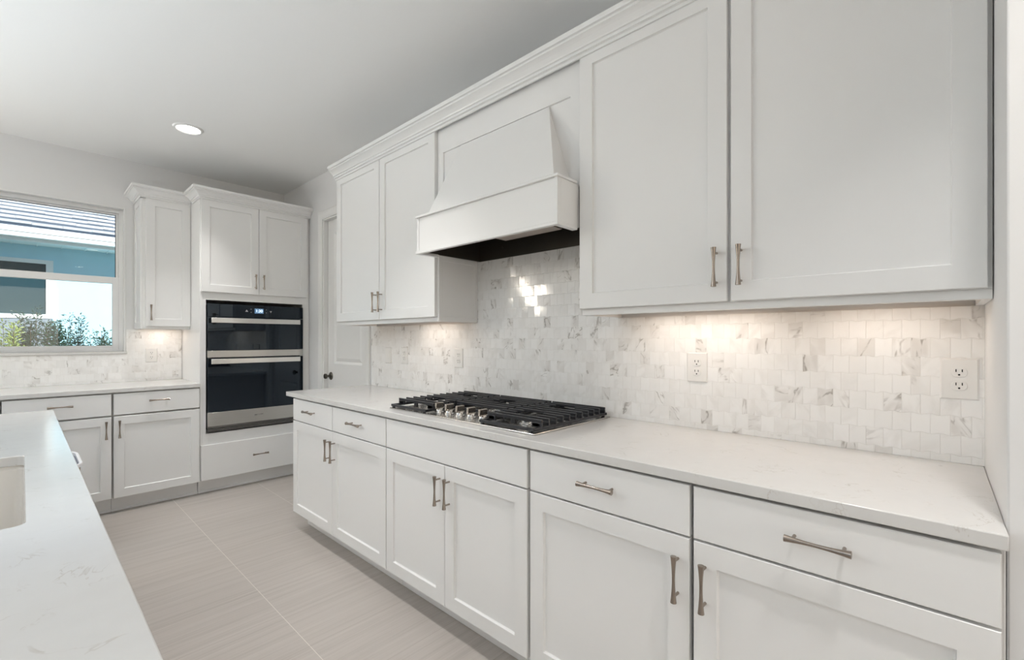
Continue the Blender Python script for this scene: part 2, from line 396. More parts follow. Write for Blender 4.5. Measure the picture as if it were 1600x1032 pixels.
# ------------------------------------------------------------------ pulls
HM = None
def pull_mesh():
    m = MB(); L = .127; pr = []
    for i in range(13):
        s = -1+2*i/12; pr.append((.0042+.0043*abs(s)**1.9, s*L/2))
    pr = [(pr[0][0]*.72, -L/2-.0006)]+pr+[(pr[-1][0]*.72, L/2+.0006)]
    m.lathe(pr, Matrix.Translation((0, -.030, 0)), 16)
    for z in (-.048, .048):
        m.cyl((0, -.0275, z), (0, 0, z), .0032, 10, .0040)
    bmesh.ops.recalc_face_normals(m.bm, faces=m.bm.faces)
    me = bpy.data.meshes.new('handle'); m.bm.to_mesh(me); m.bm.free(); me.materials.append(NICKEL)
    for p in me.polygons: p.use_smooth = True
    try: me.set_sharp_from_angle(angle=math.radians(40))
    except Exception: pass
    return me
HM = pull_mesh()
def pull(parent, p, F, vertical=True):
    o = bpy.data.objects.new('handle', HM); COL.objects.link(o); o.parent = parent
    o.location = Vector(p) - wloc(parent)
    o.rotation_euler = (0, 0 if vertical else PI/2, -PI/2 if F is FY else 0)
    o['label'] = 'flared brushed nickel bar pull'
    return o

# ------------------------------------------------------------------ cabinets
ZD0, ZD1, ZDR, ZT = .115, .7285, .7345, .8755          # door bottom, door top, drawer bottom, drawer top
def base_cabinet(F, a0, a1, label, fronts, group, depth=.610, zd1=.7285, zdr=.7345, toe=.535, shoe=False):
    """fronts: list of (b0, b1, handle side or None for door, drawer kind)"""
    root = empty('base_cabinet', F((a0+a1)/2, 0, depth/2), label, 'cabinet', group)
    m = MB(); fbox(m, F, a0+.0006, a1-.0006, .108, .8835, .012, depth-.020); m.build('cabinet_body', PAINT, root, bevel=.0012)
    m = MB(); fbox(m, F, a0+.0006, a1-.0006, .0, .108, .012, toe)
    if shoe: fbox(m, F, a0+.0006, a1-.0006, 0, .018, toe, toe+.012)
    m.build('toe_kick', PAINT, root, bevel=.003)
    for kind, b0, b1, hs in fronts:
        if kind == 'door':
            m = MB(); shaker(m, F, b0, b1, ZD0, zd1, depth+.0005, depth+.0225); d = m.build('door', PAINT, root)
            h = b0+.031 if hs == 'lo' else b1-.031
            pull(d, F(h, .6175, depth+.0225), F)
        else:
            m = MB(); slab(m, F, b0, b1, zdr, ZT, depth+.0005, depth+.0225); d = m.build('drawer', PAINT, root)
            if hs == 'mid': pull(d, F((b0+b1)/2, .8115, depth+.0225), F, False)
            elif hs is None: d.name = 'false_front'
    return root
GB = 'white base cabinets under the cooktop worktop'
g = .0035
base_cabinet(FY, 2.018, 3.164, 'white base cabinet left of the cooktop, at the far end of the long worktop',
    [('drawer', 2.598+g, 3.162, 'mid'), ('drawer', 2.018+g, 2.598-g, 'mid'), ('door', 2.598+.002, 3.162, 'lo'), ('door', 2.018+g, 2.598-.002, 'hi')], GB)
base_cabinet(FY, 1.072, 2.018, 'white base cabinet directly under the cooktop with a blank front panel',
    [('drawer', 1.0845, 2.018-g, None), ('door', 1.5535+.0015, 2.018-g, 'lo'), ('door', 1.0845, 1.5535-.0015, 'hi')], GB)
base_cabinet(FY, -.0945, 1.072, 'white base cabinet nearest the viewer, right of the cooktop, with two wide drawers',
    [('drawer', .4965, 1.069, 'mid'), ('drawer', -.086, .4855, 'mid'), ('door', .4970, 1.069, 'lo'), ('door', -.086, .4850, 'hi')], GB)
GW = 'white base cabinets under the window'
base_cabinet(FX, -1.985, -1.4385, 'white base cabinet under the window, partly hidden by the island corner',
    [('drawer', -1.980, -1.4445, 'mid'), ('door', -1.980, -1.4445, 'hi')], GW, zd1=.709, zdr=.7205, toe=.548, shoe=True)
base_cabinet(FX, -1.4385, -.8955, 'white base cabinet directly left of the tall oven cabinet',
    [('drawer', -1.4325, -.900, 'mid'), ('door', -1.4325, -.900, 'lo')], GW, zd1=.709, zdr=.7205, toe=.548, shoe=True)
base_cabinet(FX, -2.90, -1.985, 'white base cabinet behind the island at the left edge of the picture',
    [('drawer', -2.895, -1.991, 'mid'), ('door', -2.44, -1.991, 'lo'), ('door', -2.895, -2.446, 'hi')], GW, zd1=.709, zdr=.7205, toe=.548, shoe=True)

# worktops
def worktop(name, label, x0, x1, y0, y1):
    o = boxes(name, QUARTZ, None, (x0, x1, y0, y1, .8845, .9145), bevel=.0025); return tag(o, label, 'worktop')
worktop('worktop', 'long white quartz worktop carrying the cooktop', -.640, 0, -.0948, 3.266)
worktop('worktop', 'white quartz worktop under the window, left of the oven', -2.95, -.8955, YO-.640, YO)

# upper cabinets on the cooktop wall
UZ0, UZ1, UB = 1.400, 2.440, 1.374
def upper_cabinet(F, a0, a1, label, doors, group, depth=.303, z0=UB, zd0=UZ0, zd1=UZ1, top=2.50, lights=(), end_panel=None):
    root = empty('upper_cabinet', F((a0+a1)/2, z0, 0), label, 'cabinet', group)
    m = MB(); fbox(m, F, a0+.0006, a1-.0006, z0+.024, top, .009, depth)
    fbox(m, F, a0+.0006, a1-.0006, z0, z0+.024, depth-.022, depth)          # bottom rail of the face frame
    fbox(m, F, a0+.0006, a0+.018, z0, z0+.024, .009, depth-.022); fbox(m, F, a1-.018, a1-.0006, z0, z0+.024, .009, depth-.022)
    m.build('cabinet_body', PAINT, root, bevel=.0012)
    m = MB(); fbox(m, F, a0+.019, a1-.019, z0+.018, z0+.0235, .009, depth-.023); b = m.build('bottom_panel', WOOD, root); b['label'] = 'bare maple underside'
    for b0, b1, hs in doors:
        m = MB(); shaker(m, F, b0, b1, zd0, zd1, depth+.0005, depth+.0225); d = m.build('door', PAINT, root)
        h = b0+.031 if hs == 'lo' else b1-.031
        pull(d, F(h, zd0+.1105, depth+.0225), F)
    for (l0, l1, power, nn) in lights:
        m = MB(); fbox(m, F, l0, l1, z0+.0135, z0+.0178, nn-.020, nn+.020); lb = m.build('light_bar', LAMPW, root); lb['label'] = 'glowing warm white light bar'
        p = F((l0+l1)/2, z0+.0125, nn)
        sz = (abs(l1-l0), .03)
        area('under_cabinet_light', p, (0, 0, -1), sz[1] if F is FY else sz[0], sz[0] if F is FY else sz[1], power*1.02, (1, .92, .85))
    return root
LAMPW = emit('warm_lamp', (1, .80, .60), 3.0)
GU = 'white wall cabinets beside the range hood'
ul = upper_cabinet(FY, 2.013, 3.164, 'white wall cabinet left of the range hood, beside the passage door', [(2.590+.003, 3.162, 'lo'), (2.013+.007, 2.590-.003, 'hi')], GU, lights=[(2.20, 2.54, .34, .12)])
m = MB(); shaker(m, lambda a, z, n: (a, 2.0134-n, z), -.300, -.0095, UB+.002, 1.735, 0, .0022, st=.022, rail=.022, rec=.0016, bead=.002, lip=.0004); m.build('side_panel', PAINT, ul)
ur = upper_cabinet(FY, -.0945, 1.067, 'white wall cabinet right of the range hood, nearest the viewer', [(.497, 1.065, 'lo'), (-.0845, .485, 'hi')], GU, lights=[(.45, .90, .62, .13), (.02, .26, .30, .14)])
# wall cabinet by the window, and the tall oven cabinet
us_ = upper_cabinet(FX, -1.222, -.8955, 'narrow white wall cabinet between the window and the oven cabinet', [(-1.201, -.8965, 'lo')], None, zd0=1.381, zd1=2.425, z0=1.357, lights=[(-1.14, -.98, .3, .12)])
m = MB(); shaker(m, lambda a, z, n: (-1.222-n, a, z), YO-.300, YO-.0095, 1.36, 2.42, 0, .012, st=.05, rec=.008); m.build('side_panel', PAINT, us_)

TX0, TX1, YF = -.894, -.003, YO-.612
tall = empty('oven_cabinet', ((TX0+TX1)/2, YO-.3, 0), 'tall white cabinet holding the wall oven and microwave', 'cabinet')
m = MB()
m.box(TX0, TX0+.019, YF, YO-.009, .108, 2.50); m.box(TX1-.019, TX1, YF, YO-.009, .108, 2.50)
m.box(TX0+.019, TX1-.019, YF, YO-.009, 1.60, 2.50); m.box(TX0+.019, TX1-.019, YF, YO-.009, .108, .495)
m.box(TX0+.019, -.851, YF, YF+.02, .495, 1.60); m.box(-.065, TX1-.019, YF, YF+.02, .495, 1.60)
m.box(TX0+.019, TX1-.019, YO-.02, YO-.009, .495, 1.60)
m.build('cabinet_body', PAINT, tall, bevel=.0012)
m = MB(); m.box(TX0+.001, TX1-.001, YO-.548, YO-.02, 0, .108); m.box(TX0+.001, TX1-.001, YO-.560, YO-.548, 0, .018); m.build('toe_kick', PAINT, tall, bevel=.003)
for b0, b1, hs in ((-.888, -.4545, 'hi'), (-.4515, -.028, 'lo')):
    m = MB(); shaker(m, FX, b0, b1, 1.665, 2.425, .6125, .6345); d = m.build('door', PAINT, tall)
    pull(d, FX(b1-.031 if hs == 'hi' else b0+.031, 1.775, .6345), FX)
m = MB(); slab(m, FX, -.890, -.010, .117, .404, .6125, .6345); d = m.build('drawer', PAINT, tall); pull(d, FX(-.447, .268, .6345), FX, False)

# crown mouldings
CR = [(0, 2.420), (.007, 2.420), (.007, 2.431), (.012, 2.433), (.017, 2.434), (.017, 2.445), (.024, 2.447), (.026, 2.453), (.031, 2.459), (.038, 2.466), (.046, 2.472), (.053, 2.476), (.056, 2.477), (.056, 2.486), (.066, 2.487), (.067, 2.491), (.067, 2.506), (0, 2.506)]
o = sweep(MB(), [(-.326, 3.168), (-.326, -.0945)], CR, 1).build('crown_moulding', PAINT); tag(o, 'long white crown moulding along the cabinets and hood on the cooktop wall', 'moulding')
o = sweep(MB(), [(TX0, YO-.396), (TX0, YO-.636), (-.002, YO-.636)], CR, 1).build('crown_moulding', PAINT, tall)
CR2 = [(d, z) for d, z in CR]
o = sweep(MB(), [(-1.234, YO-.0015), (-1.234, YO-.327), (TX0-.003, YO-.327)], CR2, 1).build('crown_moulding', PAINT, us_)

# ------------------------------------------------------------------ range hood
hood = empty('range_hood', (-.25, 1.540, 1.73), 'white wooden range hood with tapered chimney above the cooktop', 'range hood')
HY0, HY1 = 1.069, 2.011
m = MB()       # framed back panel between the wall cabinets
rr = .0205
m.rings([rect(FY, HY0, HY1, 1.908, 2.50, .20), rect(FY, HY0, HY1, 1.908, 2.50, .306), rect(FY, HY0+.055, HY1-.043, 1.912, 2.298, .306), rect(FY, HY0+.0565, HY1-.0445, 1.9135, 2.2965, .2985)])
for b0, b1 in ((HY0, 1.0775), (2.0025, HY1)): fbox(m, FY, b0, b1, 1.7385, 1.908, .20, .3055)
m.build('back_panel', PAINT, hood)
def q(y0, y1, x, z): return [(x, y0, z), (x, y1, z)]
m = MB(); m.rings([[(-.296, 1.124, 1.930), (-.296, 1.945, 1.930), (-.438, 1.905, 1.930), (-.438, 1.113, 1.930)], [(-.296, 1.242, 2.290), (-.296, 1.814, 2.290), (-.299, 1.813, 2.290), (-.299, 1.243, 2.290)]])
m.build('chimney', PAINT, hood)
m = MB(); m.rings([[(-.436, 1.105, 1.930), (-.436, 1.915, 1.930), (-.445, 1.915, 1.930), (-.445, 1.105, 1.930)], [(-.2985, 1.236, 2.294), (-.2985, 1.820, 2.294), (-.3065, 1.820, 2.294), (-.3065, 1.236, 2.294)]])
m.build('chimney_front', PAINT, hood, bevel=.001)
BX = -.455
m = MB(); ya, yb = 1.079, 2.001     # hollow band: front and two sides, stiles at the ends
m.box(BX+.004, BX+.022, ya, yb, 1.738, 1.914); m.box(BX+.022, -.3058, ya, ya+.012, 1.738, 1.914); m.box(BX+.022, -.3058, yb-.012, yb, 1.738, 1.914)
m.box(BX, BX+.004, ya, ya+.014, 1.738, 1.914); m.box(BX, BX+.004, yb-.014, yb, 1.738, 1.914)
m.build('band', PAINT, hood, bevel=.001)
m = MB()
m.rings([[(-.3275, ya-.006, 1.914), (-.3275, yb+.006, 1.914), (BX-.008, yb+.006, 1.914), (BX-.008, ya-.006, 1.914)], [(-.3275, ya-.006, 1.924), (-.3275, yb+.006, 1.924), (BX-.008, yb+.006, 1.924), (BX-.008, ya-.006, 1.924)], [(-.3275, ya+.004, 1.930), (-.3275, yb-.004, 1.930), (BX+.004, yb-.004, 1.930), (BX+.004, ya+.004, 1.930)]])
m.build('cap_trim', PAINT, hood, bevel=.0015)
m = MB()       # bottom trim: an open rectangular frame
for b in ((BX-.008, BX+.012, ya-.006, yb+.006, 1.724, 1.738), (BX+.012, -.3275, ya-.006, ya+.020, 1.724, 1.738), (BX+.012, -.3275, yb-.020, yb+.006, 1.724, 1.738)): m.box(*b)
m.build('bottom_trim', PAINT, hood, bevel=.002)
m = MB()       # dark liner lining the inside of the hood, open below
zl, zt = 1.737, 1.90
m.box(-.014, -.009, HY0+.02, HY1-.02, zl, zt); m.box(-.428, -.014, HY1-.026, HY1-.021, zl, zt); m.box(-.428, -.014, HY0+.021, HY0+.026, zl, zt); m.box(-.4325, -.428, HY0+.02, HY1-.02, zl+.002, zt)
m.box(-.4325, -.009, HY0+.02, HY1-.02, zt, zt+.004)
for yy in (1.30, 1.56, 1.80): m.cyl((-.014, yy, 1.80), (-.017, yy, 1.80), .004, 8)
ln = m.build('liner', LINER, hood); ln['label'] = 'dark steel liner inside the hood'
m = MB(); m.box(-.32, -.150, 1.28, 1.645, 1.790, 1.899); ins = m.build('filter_box', INSERT, hood, bevel=.004); ins['label'] = 'pale metal filter box under the hood'

# ------------------------------------------------------------------ cooktop
ck = empty('gas_cooktop', (-.30, 1.585, .9145), 'stainless gas cooktop with black grates and five knobs on the long worktop', 'cooktop')
CY0, CY1, CX0, CX1 = 1.097, 2.075, -.575, -.030
boxes('base_plate', STEEL, ck, (CX0, CX1, CY0, CY1, .9146, .9215), bevel=.003)
def burner(x, y, r):
    m = MB(); m.lathe([(r*1.25, 0), (r*1.2, .004), (r, .006), (r, .012), (r*.98, .013)], Matrix.Translation((x, y, .9216)), 24); b = m.build('burner', BSTEEL, ck, smooth=True)
    m = MB(); m.lathe([(r*.9, 0), (r*.92, .007), (r*.85, .010), (r*.2, .011)], Matrix.Translation((x, y, .9347)), 24); m.build('burner_cap', BURN, b, smooth=True)
for x, y, r in ((-.42, 1.26, .034), (-.17, 1.26, .040), (-.24, 1.585, .055), (-.42, 1.91, .040), (-.17, 1.91, .034)): burner(x, y, r)
XB = [-.519+.0454*i for i in range(11)]
ZG0, ZG1, ZF = .928, .9395, .966
def grate(y0, y1, side, burners):
    m = MB(); w = .0048
    xf = -.565 if side else -.392
    # bottom perimeter
    m.box(-.058, -.046, y0, y1, ZG0, ZG1)
    for yy in (y0, y1-.012): m.box(xf, -.046, yy, yy+.012, ZG0, ZG1)
    m.box(xf-.006, xf+.006, y0, y1, ZG0, ZG1)
    xs = XB if side else XB[3:]
    for x in xs:
        gaps = sorted((by-.055, by+.055) for bx, by in burners if abs(x-bx) < .04)
        segs = []; c = y0
        for g0, g1 in gaps: segs.append((c, g0)); c = g1
        segs.append((c, y1))
        for s0, s1 in segs: m.box(x-w, x+w, s0, s1, ZF-.013, ZF)
        for yy in (y0, y1-.045): m.box(x-w, x+w, yy, yy+.045, ZG1-.002, ZF-.013)
    for bx, by in burners:                       # cross fingers round each burner
        for s in (-1, 1): m.box(bx-.085, bx+.085, by+s*.060-.005, by+s*.060+.005, ZF-.022, ZF-.012)
    for yy in (y0+.012, y1-.022):
        for x in (xf, -.052): m.box(x-.007, x+.007, yy, yy+.012, .9216, ZG0)
    if side:                                     # arched brace under the front bar
        ym = (y0+y1)/2
        for s0, s1 in ((y0+.01, y0+.05), (y1-.05, y1-.01), (ym-.012, ym+.012)): m.box(xs[0]-w, xs[0]+w, s0, s1, ZG1-.006, ZF-.012)
    return m.build('grate', IRON, ck, bevel=.0018)
grate(1.104, 1.402, True, [(-.42, 1.26), (-.17, 1.26)])
grate(1.412, 1.762, False, [(-.24, 1.585)])
grate(1.772, 2.068, True, [(-.42, 1.91), (-.17, 1.91)])
for y in (1.455, 1.532, 1.608, 1.685, 1.760):
    m = MB(); m.lathe([(.0225, 0), (.0225, .004), (.019, .007), (.017, .018), (.0155, .020)], Matrix.Translation((-.497, y, .9216)), 20); k = m.build('knob', BSTEEL, ck, smooth=True)
    m = MB(); m.box(-.497-.025, -.497+.023, y-.006, y+.006, .9400, .9690); m.box(-.497-.019, -.497+.019, y-.013, y+.013, .9360, .9445); m.build('knob_grip', KSTEEL, k, bevel=.0025)

# ------------------------------------------------------------------ wall oven with microwave above
ov = empty('wall_oven', (-.458, YO-.4, .508), 'black glass wall oven with microwave above, in the tall cabinet', 'oven')
OX0, OX1 = -.846, -.070
def FO(a, z, n): return (a, YO-.612-n, z)        # n out of the cabinet frame
m = MB(); fbox(m, FO, OX0+.02, OX1-.02, .515, 1.562, -.45, .0); m.build('oven_body', BTRIM, ov)
m = MB(); fbox(m, FO, OX0, OX1, 1.462, 1.570, .001, .024); cp = m.build('control_panel', BGLASS, ov, bevel=.0015)
m = MB(); fbox(m, FO, OX0, OX1, 1.181, 1.460, .001, .026); md = m.build('microwave_door', BGLASS, ov, bevel=.0015)
m = MB(); fbox(m, FO, OX0, OX1, 1.122, 1.179, .001, .026); m.build('steel_strip', STEEL, ov, bevel=.0015)
m = MB(); fbox(m, FO, OX0, OX1, .669, 1.117, .001, .026); od = m.build('oven_door', BGLASS, ov, bevel=.0015)
m = MB(); fbox(m, FO, OX0, OX1, .553, .668, .001, .027); sp = m.build('steel_door_rail', STEEL, ov, bevel=.0015)
m = MB(); fbox(m, FO, OX0, OX1, .536, .551, .001, .018); fbox(m, FO, OX0, OX1, .522, .532, .001, .022); fbox(m, FO, OX0, OX1, .509, .518, .001, .020)
for i in range(16): fbox(m, FO, OX0+.03+i*.046, OX0+.034+i*.046, .509, .522, .001, .0225)
vg = m.build('vent_grille', plain('grey_grille', (.16, .155, .15), .35, .7), ov); vg['label'] = 'grey slotted vent grille'
def bar_handle(parent, z0, z1):
    m = MB(); fbox(m, FO, OX0+.017, OX1-.043, z0, z1, .062, .074)
    h = m.build('handle', BSTEEL, parent, bevel=.004); h['label'] = 'wide flat bright steel handle'
    m = MB()
    for a in (OX0+.025, OX1-.073):
        m = MB(); fbox(m, FO, a, a+.022, z0+.004, z1-.004, .0265, .0618); m.build('handle_bracket', BTRIM, parent, bevel=.002)
bar_handle(md, 1.409, 1.452); bar_handle(od, 1.069, 1.112)
# clock display and touch marks
m = MB(); fbox(m, FO, -.490, -.417, 1.499, 1.543, .0242, .0248); m.build('display', emit('blue_display', (.10, .20, .34), .45), cp)
fc = bpy.data.curves.new('clock_digits', 'FONT'); fc.body = '1:30'; fc.size = .034; fc.align_x = 'CENTER'; fc.align_y = 'CENTER'; fc.extrude = .0002
fo = bpy.data.objects.new('digit_curve', fc); COL.objects.link(fo); bpy.context.view_layer.update()
me = bpy.data.meshes.new_from_object(fo.evaluated_get(bpy.context.evaluated_depsgraph_get())); bpy.data.objects.remove(fo)
fo = bpy.data.objects.new('clock_digits', me); COL.objects.link(fo); fo.parent = cp; fo.rotation_euler = (PI/2, 0, 0)
fo.location = Vector(FO(-.4535, 1.521, .0252)) - wloc(cp); me.materials.clear(); me.materials.append(emit('display_digits', (.80, .93, 1.0), 1.6))
GREYI = plain('grey_print', (.42, .41, .42), .5)
def tri(a, z, d, up):
    d2 = d if up else -d
    m = MB(); m.prism([(a-d, z-d2*.8), (a+d, z-d2*.8), (a, z+d2*.8)], lambda p: FO(p[0], p[1], .0242), lambda p: FO(p[0], p[1], .0246)); m.build('touch_mark', GREYI, cp)
tri(-.553, 1.521, .012, True); tri(-.357, 1.517, .010, False)
for a, z in ((-.518, 1.535), (-.518, 1.508), (-.394, 1.535), (-.394, 1.508)):
    m = MB(); fbox(m, FO, a-.003, a+.003, z-.003, z+.003, .0242, .0246); m.build('touch_mark', GREYI, cp)
m = MB()
fbox(m, FO, -.490, -.468, .611, .614, .0272, .0275); fbox(m, FO, -.464, -.448, .612, .6135, .0272, .0275); fbox(m, FO, -.444, -.420, .612, .615, .0272, .0275)
m.build('maker_mark', plain('dark_print', (.09, .09, .09), .5), sp)

# ------------------------------------------------------------------ outlets and switches
def outlet(F, a, z, label, kind='outlet', n0=.0082):
    root = empty('power_outlet' if kind == 'outlet' else 'light_switch', F(a, z, n0), label, 'outlet' if kind == 'outlet' else 'light switch', 'white wall plates on the mosaic tiles')
    w, h = .041, .060
    m = MB(); m.rings([rect(F, a-w, a+w, z-h, z+h, n0), rect(F, a-w, a+w, z-h, z+h, n0+.002), rect(F, a-w+.004, a+w-.004, z-h+.004, z+h-.004, n0+.006)]); m.build('wall_plate', PLATE, root)
    if kind == 'outlet':
        for dz in (.0195, -.0195):
            m = MB(); pts = []
            for i in range(24):
                t = 2*PI*i/24; x = .0172*math.cos(t); y = max(-.0135, min(.0135, .0172*math.sin(t))); pts.append((x, y))
            m.prism(pts, lambda p: F(a+p[0], z+dz+p[1], n0+.006), lambda p: F(a+p[0], z+dz+p[1], n0+.0085)); rc = m.build('receptacle', PLATE, root, bevel=.0006)
            m = MB(); nn0, nn1 = n0+.0086, n0+.0090
            for s in (-1, 1): fbox(m, F, a+s*.0065-.0012, a+s*.0065+.0012, z+dz+.001, z+dz+.009, nn0, nn1)
            m.prism([(.0026*math.cos(2*PI*i/10), .0026*math.sin(2*PI*i/10)-.007) for i in range(10)], lambda p: F(a+p[0], z+dz+p[1], nn0), lambda p: F(a+p[0], z+dz+p[1], nn1))
            sl = m.build('slots', DARK, rc); sl['label'] = 'dark plug slots'
    else:
        m = MB(); fbox(m, F, a-.0165, a+.0165, z-.033, z+.033, n0+.006, n0+.0072); m.build('rocker', PLATE, root, bevel=.001)
    return root
outlet(FY, .710, 1.163, 'white outlet on the mosaic wall midway between cooktop and right wall')
outlet(FY, -.0435, 1.161, 'white outlet at the right end of the mosaic wall, nearest the viewer')
outlet(FY, 2.181, 1.157, 'white outlet on the mosaic wall just left of the cooktop')
outlet(FY, 2.773, 1.157, 'white outlet under the left wall cabinet, second plate from the passage door')
outlet(FY, 2.980, 1.154, 'white switch plate at the left end of the mosaic, nearest the passage door', 'switch')
outlet(FX, -1.116, 1.134, 'white outlet on the tiles between window and oven cabinet')

# ------------------------------------------------------------------ recessed ceiling lights
LAMP = emit('ceiling_lamp', (1, .96, .88), 9.0)
def downlight(x, y, label, power=5.0):
    root = empty('recessed_light', (x, y, H), label, 'ceiling light', 'recessed ceiling lights')
    m = MB(); prof = [(.070, -.0035), (.076, -.010), (.088, -.007), (.094, 0)]; n = 32
    m.rings([[(x+r*math.cos(2*PI*i/n), y+r*math.sin(2*PI*i/n), H+z) for i in range(n)] for r, z in prof], cap=False); m.build('trim_ring', TRIM, root, smooth=True)
    m = MB(); m.lathe([(.072, -.004), (.072, -.001)], Matrix.Translation((x, y, H)), 32); lz = m.build('lens', LAMP, root); lz['label'] = 'glowing round lens'
    l = bpy.data.lights.new('recessed_lamp', 'AREA'); l.shape = 'DISK'; l.size = .13; l.energy = power; l.color = (1, .97, .94); l.spread = math.radians(80)
    o = bpy.data.objects.new('recessed_lamp', l); COL.objects.link(o); o.location = (x, y, H-.012)
    return root
downlight(-1.07, 3.91, 'round glowing recessed light in the ceiling in front of the oven cabinet')
for i, (x, y) in enumerate(((-1.07, 1.95), (-1.07, -.2), (-3.3, 3.91), (-3.3, 1.75), (-3.3, -.55), (-1.07, -2.9), (-3.3, -2.9))):
    downlight(x, y, 'recessed ceiling light outside the picture', 5.4 if x > -2 and y > -1 else 1.0)

# ------------------------------------------------------------------ island
IX0, IX1, IY0, IY1 = -2.90, -1.780, .42, 3.288
SX0, SX1, SY0, SY1 = -2.33, -1.886, 1.300, 2.076
isl = empty('island_cabinet', ((IX0+IX1)/2, (IY0+IY1)/2, 0), 'white island cabinet under the quartz top in the left foreground', 'island')
m = MB(); z1 = .8835
for b in ((IX0+.25, IX1-.03, IY0+.03, SY0-.05, .1, z1), (IX0+.25, IX1-.03, SY1+.05, IY1-.03, .1, z1), (IX0+.25, SX0-.05, SY0-.05, SY1+.05, .1, z1), (SX1+.045, IX1-.03, SY0-.05, SY1+.05, .1, z1), (SX0-.05, SX1+.045, SY0-.05, SY1+.05, .1, .60)): m.box(*b)
m.build('cabinet_body', PAINT, isl)
m = MB(); m.box(IX0+.28, IX1-.09, IY0+.06, IY1-.06, 0, .1); m.build('toe_kick', PAINT, isl)
def FI(a, z, n): return (IX1-.030+n, a, z)
ys = [IY0+.035, .86, 1.25, 1.6875, 2.125, 2.69, IY1-.035]
for i in range(6):
    m = MB(); shaker(m, FI, ys[i]+.002, ys[i+1]-.002, .115, .872, .0005, .0205); m.build('door', PAINT, isl)
def rr4(x0, x1, y0, y1, z, r, n=14):
    out = []
    for cx, cy, a0 in ((x1-r, y1-r, 0), (x0+r, y1-r, PI/2), (x0+r, y0+r, PI), (x1-r, y0+r, 3*PI/2)):
        for i in range(n+1):
            t = a0+PI/2*i/n; out.append((cx+r*math.cos(t), cy+r*math.sin(t), z))
    return out
m = MB()
def island_top(m):
    hole = lambda z: rr4(SX0, SX1, SY0, SY1, z, .022)
    outer = lambda z: [(IX0, IY0, z), (IX1, IY0, z), (IX1, IY1, z), (IX0, IY1, z)]
    for z in (.8845, .9145):
        es = []
        for loop in (outer(z), hole(z)):
            vs_ = [m.bm.verts.new(p) for p in loop]
            es += [m.bm.edges.new((vs_[k], vs_[(k+1) % len(vs_)])) for k in range(len(vs_))]
        bmesh.ops.triangle_fill(m.bm, use_beauty=True, edges=es)
    for f in (outer, hole): m.rings([f(.8845), f(.9145)], cap=False)
island_top(m); o = m.build('island_worktop', QUARTZ, bevel=.0025, weld=True); tag(o, 'white quartz island worktop with a sink cutout in the left foreground', 'worktop')
# undermount sink
sk = MB(); e, zb = .006, .665; zt = .884
sk.rings([rr4(SX0-.03, SX1+.03, SY0-.03, SY1+.03, zt, .03), rr4(SX0-e, SX1+e, SY0-e, SY1+e, zt, .02), rr4(SX0-e+.004, SX1+e-.004, SY0-e+.004, SY1+e-.004, zt-.012, .02),
          rr4(SX0+.002, SX1-.002, SY0+.002, SY1-.002, zb+.03, .025), rr4(SX0+.03, SX1-.03, SY0+.03, SY1-.03, zb, .03)], cap=False)
sk.face(rr4(SX0+.03, SX1-.03, SY0+.03, SY1-.03, zb, .03))
sk.rings([rr4(SX0-.03, SX1+.03, SY0-.03, SY1+.03, zt, .03), rr4(SX0-.03, SX1+.03, SY0-.03, SY1+.03, zb-.012, .03)], cap=False)
sk.face(rr4(SX0-.03, SX1+.03, SY0-.03, SY1+.03, zb-.012, .03))
sink = sk.build('kitchen_sink', PORC, loc=((SX0+SX1)/2, (SY0+SY1)/2, zb)); tag(sink, 'white undermount sink set in the island worktop', 'sink')
m = MB(); m.lathe([(.055, .0005), (.055, .003), (.04, .002), (.01, .001)], Matrix.Translation(((SX0+SX1)/2, (SY0+SY1)/2, zb)), 20); m.build('drain', BSTEEL, sink, smooth=True)

# round bin standing past the island end: only its rim shows
bx, by, bz = -1.800, 3.845, .55
bn = empty('waste_bin', (bx, by, 0), 'tan bin with a thick white rim standing past the island corner', 'bin')
hw, hd = .149, .285
m = MB(); o_ = .006
m.rings([rr4(bx-hw*.82, bx+hw*.82, by-hd*.82, by+hd*.82, .002, .05), rr4(bx-hw, bx+hw, by-hd, by+hd, bz-.02, .145)], cap=False); m.face(rr4(bx-hw*.82, bx+hw*.82, by-hd*.82, by+hd*.82, .002, .05)); m.build('bin_body', BINT, bn, smooth=True)
m = MB(); m.rings([rr4(bx-hw+.004, bx+hw-.004, by-hd+.004, by+hd-.004, bz-.02, .142), rr4(bx-hw*.8, bx+hw*.8, by-hd*.8, by+hd*.8, .02, .05)], cap=False); m.face(rr4(bx-hw*.8, bx+hw*.8, by-hd*.8, by+hd*.8, .02, .05)); m.build('bin_inside', BINI, bn, smooth=True)
m = MB(); m.rings([rr4(bx-hw+.006, bx+hw-.006, by-hd+.006, by+hd-.006, bz-.022, .140), rr4(bx-hw-.008, bx+hw+.008, by-hd-.008, by+hd+.008, bz-.022, .150), rr4(bx-hw-.008, bx+hw+.008, by-hd-.008, by+hd+.008, bz-.004, .150), rr4(bx-hw-.002, bx+hw+.002, by-hd-.002, by+hd+.002, bz, .145), rr4(bx-hw+.006, bx+hw-.006, by-hd+.006, by+hd-.006, bz-.004, .140), rr4(bx-hw+.006, bx+hw-.006, by-hd+.006, by+hd-.006, bz-.022, .140)], cap=False)
m.build('bin_rim', BINW, bn, smooth=True)

